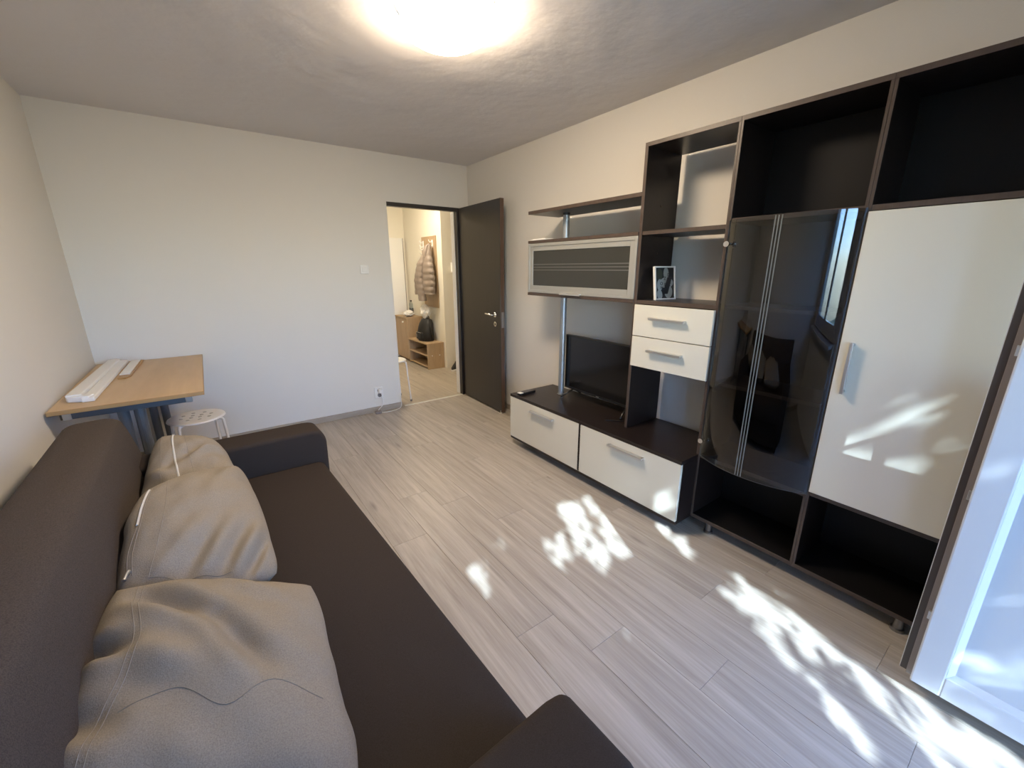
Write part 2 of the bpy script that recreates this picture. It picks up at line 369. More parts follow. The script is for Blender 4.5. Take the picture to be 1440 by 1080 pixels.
# the tree between the window and the sun, crown gaps cut to place the sun patches
A = Vector((0, 0, 1)).cross(SUN).normalized(); B = SUN.cross(A)
def ab(p): p = Vector(p); return (p.dot(A), p.dot(B))
GAPS = [
 [(2.415, -3.411, 0.000), (2.548, -3.454, 0.000), (2.545, -3.705, 0.000), (2.469, -3.885, 0.000), (2.378, -3.811, 0.000), (2.319, -3.660, 0.000)],
 [(2.354, -3.546, 0.000), (2.348, -3.648, 0.000), (2.249, -3.897, 0.000), (2.156, -4.044, 0.000), (2.122, -4.009, 0.000), (2.243, -3.789, 0.000)],
 [(2.469, -3.892, 0.000), (2.504, -4.021, 0.000), (2.486, -4.316, 0.000), (2.435, -4.312, 0.000), (2.250, -4.177, 0.000), (2.322, -4.032, 0.000), (2.386, -3.944, 0.000)],
 [(2.268, -2.454, 0.000), (2.383, -2.448, 0.000), (2.414, -2.531, 0.000), (2.317, -2.718, 0.000), (2.248, -2.717, 0.000), (2.200, -2.640, 0.000)],
 [(2.498, -2.448, 0.000), (2.527, -2.490, 0.000), (2.468, -2.601, 0.000), (2.486, -2.681, 0.000), (2.312, -2.985, 0.000), (2.254, -3.004, 0.000), (2.231, -2.939, 0.000), (2.337, -2.749, 0.000)],
 [(2.005, -2.618, 0.000), (2.084, -2.810, -0.000), (1.944, -2.892, -0.000), (1.925, -2.841, 0.000)],
 [(2.110, -2.648, -0.000), (2.163, -2.679, 0.000), (2.247, -2.804, 0.000), (2.205, -2.961, 0.000), (2.072, -2.999, -0.000), (2.103, -2.838, 0.000), (2.045, -2.731, 0.000)],
 [(1.546, -2.582, 0.000), (1.606, -2.606, -0.000), (1.611, -2.811, 0.000), (1.547, -2.801, 0.000)],
 [(2.650, -2.902, -0.000), (2.674, -2.971, 0.000), (2.592, -3.018, 0.000), (2.568, -2.993, 0.000)],
 [(2.567, -3.069, 0.000), (2.628, -3.099, 0.000), (2.577, -3.193, 0.000), (2.518, -3.184, 0.000)],
 [(2.548, -3.390, 0.000), (2.607, -3.415, 0.000), (2.527, -3.483, 0.000), (2.480, -3.470, 0.000)],
 [(2.755, -3.568, 0.698), (2.755, -3.659, 0.756), (2.755, -3.776, 0.713), (2.755, -3.751, 0.659), (2.755, -3.578, 0.638)],
 [(2.755, -3.744, 0.863), (2.755, -3.852, 0.930), (2.755, -3.857, 0.904), (2.755, -3.777, 0.844)],
 [(2.755, -3.782, 0.703), (2.755, -3.869, 0.766), (2.755, -3.884, 0.649), (2.755, -3.837, 0.659)],
 [(2.618, -2.907, 0.215), (2.618, -2.972, 0.246), (2.618, -2.994, 0.131), (2.618, -2.919, 0.102)],
 [(2.492, -4.103, 0.226), (2.492, -4.161, 0.291), (2.492, -4.244, 0.302), (2.492, -4.258, 0.235), (2.492, -4.162, 0.174)],
 [(2.492, -4.137, 0.477), (2.492, -4.195, 0.530), (2.492, -4.199, 0.478)],
 [(2.492, -4.035, 0.565), (2.492, -4.082, 0.602), (2.492, -4.077, 0.568)],
 [(2.470, -4.007, 0.682), (2.470, -4.047, 0.709), (2.470, -4.041, 0.681)],
]
A0, B0 = ab((1.55, YF, 1.0))
GP = [[ab(p) for p in g_] for g_ in GAPS]
def ingap(a, b):
    for P in GP:
        c = False; n = len(P)
        for i in range(n):
            (x1, y1), (x2, y2) = P[i], P[i-1]
            if (y1 > b) != (y2 > b) and a < (x2-x1)*(b-y1)/(y2-y1)+x1: c = not c
        if c: return True
    return False
TC = Vector((1.55, YF, 1.0)) + SUN*4.6
tr = thing('tree', 'leafy broad tree standing outside the window', 'tree', (TC.x, TC.y, -3.0))
V, FC = [], []
for i in range(62000):
    d = Vector((random.gauss(0, 1), random.gauss(0, 1), random.gauss(0, 1))).normalized()*(random.random()**.36)
    p = TC + Vector((d.x*2.3, d.y*1.9, d.z*2.0))
    s = random.uniform(.03, .06)
    a, b = ab(p)
    n = Vector((random.gauss(0, 1), random.gauss(0, 1), random.gauss(0, 1))).normalized()
    t = n.orthogonal().normalized(); u = n.cross(t); q = p-tr.location; k = len(V)
    if abs(a-A0) < 1.3 and abs(b-B0) < 1.4 and random.random() > .045:
        if any(ingap(*ab(x)) for x in (p, p-t*s*.8, p+t*s*.8, p+u*s*.4, p-u*s*.4)): continue
    V += [q-t*s, q+u*s*.45, q+t*s, q-u*s*.45]; FC.append((k, k+1, k+2, k+3))
me = bpy.data.meshes.new('foliage'); me.from_pydata(V, [], FC); me.materials.append(M_leaf)
fo = bpy.data.objects.new('foliage', me); col.objects.link(fo); fo.parent = tr; fo['kind'] = 'stuff'
bm = bmesh.new(); tube(bm, smooth_curve([(0, 0, 0), (.05, .02, 1.6), (-.05, 0, 3.2), (0, 0, TC.z+3-.2)]), .13, 10)
link('trunk', bm, M_bark, tr, True)
for k in range(7):
    an = k*.9; bm = bmesh.new(); z0 = 3.0+.35*k
    tube(bm, smooth_curve([(0, 0, z0), (.6*math.cos(an), .6*math.sin(an), z0+.5), (1.4*math.cos(an), 1.3*math.sin(an), z0+.9)]), .03, 6); link('branch', bm, M_bark, tr, True)

# ------------------------------------------------------------------ hall behind the doorway
hf = struct('floor_hall', 'pale laminate floor of the hall', M_gap, [(1.2, 4.75, .0, 2.75, -.10, -.010)])
planks(hf, M_hplank, 2.0, 4.6, .0, 2.62, .197, 1.275, 2.1, lambda i, x: -.3 - [.5, .9, .2, .7][i % 4])
struct('wall_hall_far', 'cream wall at the far end of the hall', M_hallw, [(1.2, 4.75, 2.62, 2.75, -.1, H)])
struct('wall_hall_side', 'cream hall wall carrying the coat rack', M_hallw, [(3.48, 4.75, 1.32, 2.62, -.1, H)])
struct('wall_hall_left', 'cream left wall of the hall', M_hallw, [(1.2, 1.35, .12, 2.62, -.1, H)])
struct('wall_hall_right', 'cream right wall of the hall', M_hallw, [(4.62, 4.75, .12, 1.32, -.1, H)])
struct('ceiling_hall', 'white hall ceiling', M_hallw, [(1.2, 4.75, .12, 2.75, H, H+.12)])
hl = thing('hall_ceiling_lamp', 'round white ceiling lamp glowing in the hall', 'lamp', (2.75, 1.2, H))
bm = bmesh.new(); lathe(bm, [(.15, 0), (.15, -.02), (.14, -.05), (.09, -.085), (0, -.10)]); link('shade', bm, M_hlamp, hl, True)
bm = bmesh.new(); lathe(bm, [(0, 0), (.16, 0), (.16, -.018), (.15, -.022)]); link('base_plate', bm, M_white, hl, True)
# dark door frame, white reveal, threshold
bm = bmesh.new(); bx(bm, DX0, DX1, -.004, .055, DH-.038, DH, .003); bx(bm, DX1-.036, DX1, -.004, .055, 0, DH-.037, .003); bx(bm, DX0, DX0+.03, .09, .125, 0, DH-.037, .003)
tag(link('trim_3', bm, M_doorw), 'dark wenge frame of the doorway to the hall', None, None, 'structure')
bm = bmesh.new(); bx(bm, DX1-.042, DX1, .056, .125, 0, DH-.038, .003)
tag(link('trim_4', bm, M_white), 'white reveal lining of the hall doorway', None, None, 'structure')
bm = bmesh.new(); prism(bm, [(-.005, 0), (.035, 0), (.027, .006), (.003, .006)], DX0+.036, DX1-.036, axis='x'); tag(link('trim_5', bm, M_cream), 'pale threshold strip in the hall doorway', None, None, 'structure')

# living room door leaf, open
hx, hy = 3.026, -.012; ex, ey = 2.992, -.83
ang = math.atan2(ex-hx, -(ey-hy)); ln_ = math.hypot(ex-hx, ey-hy)
dl = thing('door_1', 'dark wenge room door standing open beside the right wall', None, (hx, hy, 0), ang, kind='structure')
bm = bmesh.new(); bx(bm, -.006, .034, -ln_+.004, 0, .012, 2.045, .002); link('leaf', bm, M_doorw, dl)
bm = bmesh.new(); bx(bm, -.004, .034, -ln_-.001, -ln_+.005, .012, 2.045, .001); link('leaf_edge', bm, M_doore, dl)
hz = 1.0; yh = -ln_+.095
bm = bmesh.new(); tube(bm, smooth_curve([(-.006, yh, hz), (-.045, yh, hz), (-.055, yh+.012, hz), (-.056, yh+.05, hz+.003), (-.052, yh+.12, hz+.004)]), .009, 10)
lathe(bm, [(0, .006), (.0, .006)], 8); link('door_handle', bm, M_chrome, dl, True)
bm = bmesh.new(); tube(bm, [(-.003, yh, hz), (-.016, yh, hz)], .025, 20); link('rosette', bm, M_chrome, dl)
bm = bmesh.new(); tube(bm, [(-.003, yh, hz-.09), (-.014, yh, hz-.09)], .024, 20); q = link('lock_rosette', bm, M_chrome, dl)
bm = bmesh.new(); bx(bm, -.020, -.012, yh-.004, yh+.004, hz-.105, hz-.08, .002); link('keyhole', bm, M_black, q)
bm = bmesh.new(); tube(bm, smooth_curve([(.034, yh, hz), (.07, yh, hz), (.078, yh+.012, hz), (.078, yh+.1, hz+.003)]), .009, 10); link('door_handle', bm, M_chrome, dl, True)
bm = bmesh.new(); bx(bm, .002, .028, -ln_-.003, -ln_, hz-.12, hz+.03, .001); link('strike_plate', bm, M_footm, dl)
bm = bmesh.new(); tube(bm, [(0.004, -ln_+.02, .0), (0.004, -ln_+.02, .03)], .011, 12); link('door_stop', bm, M_white, dl)

# white door at the end of the hall
d2 = thing('door_2', 'plain white door at the far end of the hall', None, (3.0, 2.62, 0), kind='structure')
box('leaf', M_white, d2, 2.62, 3.425, 2.575, 2.615, .01, 1.905, .003)
box('shadow_gap', M_gask2, d2, 3.425, 3.437, 2.585, 2.62, .01, 1.905, .001)

# ------------------------------------------------------------------ media bench
BZ = .448; XF = 2.772; XB = 3.085; YA, YB, YC, YD = -2.531, -3.04, -3.561, -4.09
def bar_handle(parent, off, xf, ya, yb, z, depth=.032):
    bm = bmesh.new(); x0 = xf-depth
    bx(bm, x0-off[0], x0+.010-off[0], ya-off[1], yb-off[1], z-.006-off[2], z+.008-off[2], .002)
    for y in (ya+.004, yb-.014): bx(bm, x0+.005-off[0], xf+.001-off[0], y-off[1], y+.010-off[1], z-.005-off[2], z+.007-off[2], .001)
    bx(bm, x0+.004-off[0], xf-.004-off[0], ya+.002-off[1], yb-.002-off[1], z+.004-off[2], z+.007-off[2], .001)
    return link('handle', bm, M_alu, parent)
mb = thing('media_bench', 'long low dark media bench with two cream drawers', 'cabinet', (2.86, -2.29, 0))
y0, y1 = -1.488, -3.0395
box('top_board', M_wenge, mb, 2.618, XB, y0, y1, BZ-.022, BZ, .002)
box('bottom_board', M_wenge, mb, 2.622, XB, y0, y1, .060, .080, .002)
box('side_panel', M_wenge, mb, 2.638, XB, y0, y0-.018, .080, BZ-.022, .001)
box('side_panel', M_wenge, mb, 2.638, XB, y1, y1+.018, .080, BZ-.022, .001)
box('divider', M_wenge, mb, 2.618, XB, -2.295, -2.277, .085, BZ-.022)
box('back_panel', M_wenge, mb, XB-.006, XB, y0-.018, y1+.018, .085, BZ-.022)
for a, b, ha, hb in ((y0-.001, -2.2855, -2.01, -1.75), (-2.2875, y1+.001, -2.79, -2.53)):
    d = box('drawer', M_cream, mb, 2.618, 2.636, a, b, .081, BZ-.024, .002)
    bar_handle(d, mb.location, 2.618, ha-.02, hb-.02, .375)
    box('drawer_box', M_white, d, 2.636, XB-.02, a-.03, b+.03, .095, BZ-.06, 0, off=mb.location)
def foot(parent, x, y, off, h=.066, r=.020):
    bm = bmesh.new(); lathe(bm, [(0, 0), (r*1.15, 0), (r*1.15, .012), (r*.8, .016), (r*.8, h), (0, h)], 18, (x-off[0], y-off[1], -off[2])); return link('foot', bm, M_footm, parent, True)
for x in (2.76, 3.06):
    for y in (-1.60, -2.29, -2.98): foot(mb, x, y, mb.location)

# ------------------------------------------------------------------ tall open column with drawers
sc_ = thing('shelf_column', 'open dark shelf column with two small cream drawers', 'shelf', (2.95, -2.785, BZ))
def edged(name, parent, x0, x1, y0, y1, z0, z1, ef=.0025, m=None):
    """a board with a paler edge strip on its front"""
    o = box(name, m or M_wenge, parent, x0+ef, x1, y0, y1, z0, z1, 0)
    box('edge_strip', M_edge, o, x0, x0+ef+.0005, y0, y1, z0, z1, .0008, 1, off=parent.location)
    return o
HT = 2.0875
edged('side_panel', sc_, XF, XB, YA, YA-.020, BZ+.001, HT-.02)
edged('side_panel', sc_, XF, XB, YB+.011, YB+.0005, BZ+.001, HT-.02)
edged('top_board', sc_, XF, XB, YA, YB+.0005, HT-.02, HT)
edged('shelf', sc_, XF+.004, XB, YA-.020, YB+.011, 1.617, 1.637)
edged('shelf', sc_, XF+.002, XB, YA-.020, YB+.011, 1.235, 1.257)
edged('drawer_floor', sc_, XF+.002, XB, YA-.020, YB+.011, .868, .886)
box('drawer_back', M_wenge, sc_, XB-.016, XB-.002, YA-.020, YB+.011, .886, 1.235)
for z0, z1 in ((1.051, 1.232), (.866, 1.047)):
    d = box('drawer', M_cream, sc_, XF-.018, XF, YA-.022, YB-.004+.008, z0, z1, .002)
    zc = z1-.073; bar_handle(d, sc_.location, XF-.018, -2.895, -2.675, zc)
    box('drawer_box', M_white, d, XF, XB-.03, YA-.05, YB+.05, z0+.02, z1-.03, 0, off=sc_.location)
for (z) in (1.78, 1.52):
    bm = bmesh.new(); tube(bm, [(2.93-sc_.location[0], YA-.019-sc_.location[1], z-BZ), (2.93-sc_.location[0], YA-.023-sc_.location[1], z-BZ)], .005, 10); link('peg_cap', bm, M_edge, sc_)

# ------------------------------------------------------------------ wall shelf, flip cabinet, poles
ws = thing('wall_shelf', 'thin dark shelf board above the glass-fronted flip cabinet', 'shelf', (2.94, -2.02, 1.823))
edged('board', ws, XF, 3.075, -1.516, YA+.0005, 1.823, 1.845)
box('end_strip', M_edge, ws, XF, 3.075, -1.5165, -1.5135, 1.823, 1.845, .0008)
fc = thing('flip_cabinet', 'wide hanging cabinet with a smoked glass flip front in a silver frame', 'cabinet', (2.94, -2.02, 1.24))
fy0, fy1 = -1.518, YA+.0005
edged('top_board', fc, XF-.004, XB, fy0, fy1, 1.617, 1.637)
edged('bottom_board', fc, XF-.004, XB, fy0, fy1, 1.236, 1.256)
box('side_panel', M_wenge, fc, XF+.018, XB, fy0, fy0-.018, 1.256, 1.617); box('side_panel', M_wenge, fc, XF+.018, XB, fy1, fy1+.018, 1.256, 1.617)
box('back_panel', M_wenge, fc, XB-.006, XB, fy0-.018, fy1+.018, 1.256, 1.617)
fd = thing('x', 'x', 'x'); bpy.data.objects.remove(fd)
fo_ = fc.location
bm = bmesh.new()
def fr(a, b, z0, z1, wd, xa, xb, bv=.002):
    for q in ((a, a-wd, z0, z1), (b+wd, b, z0, z1), (a-wd, b+wd, z0, z0+wd), (a-wd, b+wd, z1-wd, z1)):
        bx(bm, xa-fo_[0], xb-fo_[0], q[0]-fo_[1], q[1]-fo_[1], q[2]-fo_[2], q[3]-fo_[2], bv)
fr(fy0-.001, fy1+.001, 1.258, 1.615, .022, XF-.004, XF+.017)
fr(fy0-.0225, fy1+.0225, 1.2795, 1.5935, .032, XF+.001, XF+.016)
fdoor = link('flip_door', bm, M_alu2, fc)
tag(fdoor, 'silver framed flip door')
pane = box('pane', M_flip, fdoor, XF+.006, XF+.011, fy0-.053, fy1+.053, 1.31, 1.563, 0, off=fo_)
for z in (1.425, 1.445, 1.465):
    box('stripe', M_stripe, fdoor, XF+.0045, XF+.0062, fy0-.055, fy1+.055, z-.0035, z+.0035, 0, off=fo_)
bm = bmesh.new(); bx(bm, XF-.024-fo_[0], XF-.003-fo_[0], -1.90-fo_[1], -2.10-fo_[1], 1.262-fo_[2], 1.268-fo_[2], .002); bx(bm, XF-.024-fo_[0], XF-.020-fo_[0], -1.90-fo_[1], -2.10-fo_[1], 1.256-fo_[2], 1.268-fo_[2], .001)
link('handle', bm, M_alup, fdoor)
PX, PY = 2.93, -1.76
for (z0, z1, lab) in ((BZ, 1.236, 'tall chrome tube between media bench and flip cabinet'), (1.637, 1.823, 'short chrome tube between flip cabinet and wall shelf')):
    p = thing('support_pole', lab, 'pole', (PX, PY, z0), group='chrome tubes of the wall unit')
    bm = bmesh.new(); tube(bm, [(0, 0, .001), (0, 0, z1-z0)], .024, 28); link('tube', bm, M_tube, p, True)
    bm = bmesh.new(); lathe(bm, [(.024, 0), (.031, 0), (.031, .008), (.025, .012)], 28); link('flange', bm, M_chrome, p, True)
    bm = bmesh.new(); lathe(bm, [(.0245, z1-z0-.014), (.028, z1-z0-.012), (.028, z1-z0), (.024, z1-z0)], 28); link('collar', bm, M_black, p, True)

# ------------------------------------------------------------------ display cabinet with bent glass
dc = thing('display_cabinet', 'tall dark display cabinet with a bowed smoked glass door', 'cabinet', (2.945, -3.30, 0))
do_ = dc.location; TB = .011
edged('side_panel', dc, XF, XB, YB, YB-TB, .085, HT-.02)
edged('side_panel', dc, XF, XB, YC+TB, YC+.0003, .085, HT-.02)
edged('top_board', dc, XF, XB, YB, YC+.0003, HT-.02, HT)
edged('base_board', dc, XF, XB, YB, YC+.0003, .065, .085, m=M_blackb)
edged('shelf', dc, XF+.006, XB, YB-TB, YC+TB, 1.642, 1.662)
edged('shelf', dc, XF+.006, XB, YB-TB, YC+TB, .432, .452)
for z in (1.24, .842): edged('shelf', dc, XF+.05, XB, YB-TB, YC+TB, z, z+.018)
box('back_panel', M_blackb, dc, XB-.006, XB, YB-TB, YC+TB, .085, HT-.02)
foot(dc, 2.80, -3.14, do_); foot(dc, 3.06, -3.14, do_); foot(dc, 3.06, -3.46, do_)
gy0, gy1, gz0, gz1, sag = YB-.010, YC-.002, .452, 1.652, .078
def gpt(t, off=0):   # point on the bow, t 0..1
    hw = (gy0-gy1)/2; rad = (hw*hw+sag*sag)/(2*sag); y = gy0+(gy1-gy0)*t; d = y-(gy0+gy1)/2
    x = XF-.004-(math.sqrt(rad*rad-d*d)-(rad-sag)); n = Vector((-(math.sqrt(rad*rad-d*d)), d, 0)).normalized()
    return Vector((x, y, 0))+n*off
bm = bmesh.new(); n = 36; rings = []
for i in range(n+1):
    a, b = gpt(i/n, .003), gpt(i/n, -.003)
    rings.append([bm.verts.new((p.x-do_[0], p.y-do_[1], z)) for p, z in ((a, gz0), (a, gz1), (b, gz1), (b, gz0))])
for i in range(n):
    for k in range(4):
        f = bm.faces.new((rings[i][k], rings[i+1][k], rings[i+1][(k+1) % 4], rings[i][(k+1) % 4])); f.material_index = 1 if k in (1, 3) else 0
        f.smooth = True
for r_ in (rings[0], rings[-1]): f = bm.faces.new(r_); f.material_index = 1
bmesh.ops.recalc_face_normals(bm, faces=bm.faces[:])
gd = link('glass_door', bm, [M_dark, M_gedge], dc); tag(gd, 'bowed smoked glass door')
def strip(t0, t1, z0, z1, off, material, name, parent):
    bm = bmesh.new(); P = []
    for t in (t0, t1):
        for o1 in (off, off+.0012):
            p = gpt(t, o1); P.append([bm.verts.new((p.x-do_[0], p.y-do_[1], z)) for z in (z0, z1)])
    for a, b in ((0, 1), (1, 3), (3, 2), (2, 0)): bm.faces.new((P[a][0], P[b][0], P[b][1], P[a][1]))
    bm.faces.new([P[k][0] for k in (0, 1, 3, 2)]); bm.faces.new([P[k][1] for k in (0, 1, 3, 2)])
    bmesh.ops.recalc_face_normals(bm, faces=bm.faces[:]); return link(name, bm, material, parent)
for t in (.445, .470, .495): strip(t, t+.009, gz0+.004, gz1-.004, .0032, M_gstripe, 'stripe', gd)
for z in (1.545, .55):
    p, q = gpt(.055, .0), gpt(.055, .024); bm = bmesh.new(); tube(bm, [(p.x-do_[0], p.y-do_[1], z), (q.x-do_[0]+.004, q.y-do_[1], z)], .006, 12)
    tube(bm, [(q.x-do_[0]+.006, q.y-do_[1], z), (q.x-do_[0]-.006, q.y-do_[1], z)], .013, 20); link('knob', bm, M_chrome, gd)

# ------------------------------------------------------------------ wardrobe with cream door
wc = thing('wardrobe_cabinet', 'tall dark cabinet with one large cream door', 'cabinet', (2.945, -3.82, 0))
edged('side_panel', wc, XF, XB, YC-.0003, YC-TB, .085, HT-.02)
edged('side_panel', wc, XF, XB, YD+TB, YD, .085, HT-.02)
edged('top_board', wc, XF, XB, YC-.0003, YD, HT-.02, HT)
edged('base_board', wc, XF, XB, YC-.0003, YD, .065, .085, m=M_blackb)
edged('shelf', wc, XF+.002, XB, YC-TB, YD+TB, 1.642, 1.662)
edged('shelf', wc, XF+.002, XB, YC-TB, YD+TB, .448, .470)
box('shelf', M_wenge, wc, XF+.03, XB, YC-TB, YD+TB, 1.04, 1.058)
box('back_panel', M_blackb, wc, XB-.006, XB, YC-TB, YD+TB, .085, HT-.02)
dr = box('door', M_cream, wc, XF-.017, XF+.001, YC-.009, YD+.004, .474, 1.638, .002)
bm = bmesh.new(); wo = wc.location; x0 = XF-.017-.03
bx(bm, x0-wo[0], x0+.010-wo[0], -3.607-wo[1], -3.620-wo[1], .945, 1.155, .002)
for z in (.949, 1.141): bx(bm, x0+.006-wo[0], XF-.016-wo[0], -3.608-wo[1], -3.619-wo[1], z, z+.010, .001)
bx(bm, x0+.004-wo[0], XF-.022-wo[0], -3.6075-wo[1], -3.611-wo[1], .947, 1.153, .001)
link('handle', bm, M_alu, dr)
for x, y in ((2.80, -3.95), (3.06, -3.95), (3.06, -3.64)): foot(wc, x, y, wo)

# ------------------------------------------------------------------ television, remote, picture, paper
tv = thing('television', 'flat black television standing on the media bench', 'television', (2.965, -2.135, BZ), R(-2))
bm = bmesh.new(); bx(bm, -.018, .012, -.368, .368, .062, .492, .004); bx(bm, .010, .045, -.26, .26, .09, .36, .012); link('casing', bm, M_black, tv)
bm = bmesh.new(); bx(bm, -.0195, -.0175, -.358, .358, .082, .483); link('screen', bm, M_screen, tv)
bm = bmesh.new(); bx(bm, -.0195, -.0175, -.014, .014, .068, .073); link('badge', bm, M_alu, tv)
for s in (-1, 1):
    bm = bmesh.new(); yb = s*.27
    tube(bm, [(-.005, yb, .068), (-.11, yb+s*.035, .008)], .007, 8); tube(bm, [(.0, yb, .068), (.10, yb+s*.035, .008)], .007, 8); link('foot', bm, M_black, tv, True)
rm = thing('remote_control', 'black remote control lying on the far end of the media bench', 'remote', (2.72, -1.575, BZ), R(5))
bm = bmesh.new(); bx(bm, -.085, .085, -.022, .022, .001, .020, .006); link('body', bm, M_black, rm)
bm = bmesh.new(); bx(bm, -.088, -.050, -.020, .020, .018, .0225, .002); link('cover', bm, M_white, rm)
for i in range(5):
    for j in (-1, 0, 1):
        bm = bmesh.new(); bx(bm, -.028+i*.02, -.018+i*.02, j*.013-.004, j*.013+.004, .0195, .0215, .001); link('button', bm, M_gask2, rm)
cbm = bmesh.new(); tube(cbm, smooth_curve([(2.76, -2.38, BZ+.004), (2.80, -2.42, BZ+.004), (2.86, -2.47, BZ+.004), (2.94, -2.42, BZ+.004), (3.02, -2.36, BZ+.02)]), .0035, 6)
tag(link('antenna_cable', cbm, M_black, None, True), 'thin black cable lying on the media bench under the television', 'cable')
pa = thing('paper_packet', 'flat white paper packet on top of the flip cabinet', 'paper', (2.86, -1.62, 1.637))
bm = bmesh.new(); bx(bm, -.08, .10, -.085, .085, .0005, .008, .002); link('sheet', bm, M_paper, pa)
bm = bmesh.new(); bx(bm, -.06, .10, -.05, .085, .008, .014, .002); link('sheet', bm, M_paper, pa)
# picture frame
pl = Vector((2.835, -2.625, 1.257)); pr_ = Vector((3.0, -2.66, 1.257))
pf = thing('picture_frame', 'small white framed black and grey lettered print', 'picture', tuple((pl+pr_)/2), math.atan2(pr_.y-pl.y, pr_.x-pl.x))
tilt = Matrix.Rotation(R(-9), 4, 'X')
def ptilt(o): o.matrix_local = tilt; return o
pw, ph = .078, .192
bm = bmesh.new()
for q in ((-pw, -pw+.008, 0, ph), (pw-.008, pw, 0, ph), (-pw+.008, pw-.008, 0, .008), (-pw+.008, pw-.008, ph-.008, ph)): bx(bm, q[0], q[1], -.008, .010, q[2], q[3], .001)
ptilt(link('moulding', bm, M_white, pf))
bm = bmesh.new(); bx(bm, -pw+.006, pw-.006, -.002, .003, .006, ph-.006); pr0 = ptilt(link('print', bm, M_print1, pf))
bm = bmesh.new(); prism(bm, [(-.02, .006), (.02, .006), (.015, .13), (-.015, .13)], .010, .013); o_ = link('easel_back', bm, M_print1, pf); o_.matrix_local = Matrix.Rotation(R(14), 4, 'X')
def blob(cx, cz, rx, rz, material, dz=0, rot=0):
    bm = bmesh.new(); pts = [(cx+math.cos(t)*rx*math.cos(rot)-math.sin(t)*rz*math.sin(rot), cz+math.cos(t)*rx*math.sin(rot)+math.sin(t)*rz*math.cos(rot)) for t in [k*math.pi/12 for k in range(24)]]
    prism(bm, pts, -.0026-dz, -.0018-dz); link('printed_shape', bm, material, pr0)
blob(-.040, .145, .022, .034, M_print3); blob(.010, .150, .020, .036, M_print2); blob(.012, .098, .050, .032, M_print2, .0003)
blob(-.040, .085, .020, .034, M_print2, .0002); blob(.025, .045, .030, .038, M_print2, .0004); blob(-.042, .030, .020, .028, M_print2, .0003, .2)
def letter(s, cx, cz, size, material=M_print1):
    cu = bpy.data.curves.new('letter', 'FONT'); cu.body = s; cu.size = size; cu.extrude = .0004; cu.align_x = 'CENTER'; cu.align_y = 'CENTER'
    t = bpy.data.objects.new('letter', cu); col.objects.link(t); dg = bpy.context.evaluated_depsgraph_get()
    me = bpy.data.meshes.new_from_object(t.evaluated_get(dg)); bpy.data.objects.remove(t)
    me.materials.clear(); me.materials.append(material)
    o = bpy.data.objects.new('letter', me); col.objects.link(o); o.parent = pr0; o.rotation_euler = (R(90), 0, 0); o.location = (cx, -.0038, cz)
for s, cx, cz in (('D', .028, .142), ('Z', -.002, .122), ('K', .024, .113), ('O', -.028, .092), ('E', .000, .086), ('T', .036, .085), ('N', -.026, .068), ('R', .012, .062)):
    letter(s, cx, cz, .026)

# ------------------------------------------------------------------ ceiling lamp
cl = thing('ceiling_lamp', 'large round glowing opal ceiling lamp', 'lamp', (1.715, -2.285, H))
bm = bmesh.new(); lathe(bm, [(0, 0), (.215, 0), (.215, -.028), (.20, -.030)], 48); link('base_plate', bm, M_white, cl, True)
rl, hl_ = .230, .105; bm = bmesh.new()
lathe(bm, [(rl*math.sin(a)/math.sin(1.0), -.024-hl_*(math.cos(a)-math.cos(1.0))/(1-math.cos(1.0))) for a in [1.0-k/16 for k in range(16)]]+[(0, -.024-hl_)], 64); link('shade', bm, M_lamp, cl, True)
for k in range(3):
    a = R(-62+120*k); bm = bmesh.new()
    d = Vector((math.cos(a), math.sin(a), 0)); tube(bm, [d*(rl*.86)+Vector((0, 0, -.068)), d*(rl*.93)+Vector((0, 0, -.050)), d*(rl*1.01)+Vector((0, 0, -.015))], .004, 6); link('clip', bm, M_footm, cl)

# ------------------------------------------------------------------ sofa
SX, SY, SR = .75, -2.75, R(2.5)
sf = thing('sofa', 'dark brown fabric sofa with a tall sloping backrest', 'sofa', (SX, SY, 0), SR)
bm = bmesh.new(); bx(bm, -.50, .375, -1.06, 1.08, .06, .27, .015); link('base', bm, M_sofa, sf)
bm = bmesh.new()
prism(bm, [(-.42, .25), (.405, .25), (.41, .34), (.39, .415), (.0, .425), (-.42, .42)], -.906, .932, .028, 4); se = link('seat', bm, M_sofa, sf, True)
bm = bmesh.new(); prism(bm, [(-.585, .22), (-.585, .70), (-.572, .775), (-.54, .795), (-.43, .80), (-.385, .785), (-.365, .72), (-.305, .42), (-.30, .22)], -1.11, 1.125, .022, 3)
for v in bm.verts: v.co.x -= .055*(1.125-v.co.y)/2.235   # the back stands parallel to the wall, the seat is pulled out a little
ba = link('backrest', bm, M_back, sf, True)
for s, a, b in ((1, .930, 1.12), (-1, -1.10, -.905)):
    bm = bmesh.new(); prism(bm, [(-.40, .10), (.405, .10), (.425, .30), (.43, .53), (.405, .582), (.36, .592), (-.40, .60)], a, b, .024, 4); link('armrest', bm, M_sofa, sf, True)
for x in (-.45, .33):
    for y in (-1.0, 1.0):
        bm = bmesh.new(); lathe(bm, [(0, 0), (.02, 0), (.028, .065), (0, .065)], 14, (x, y, 0)); link('foot', bm, M_black, sf, True)

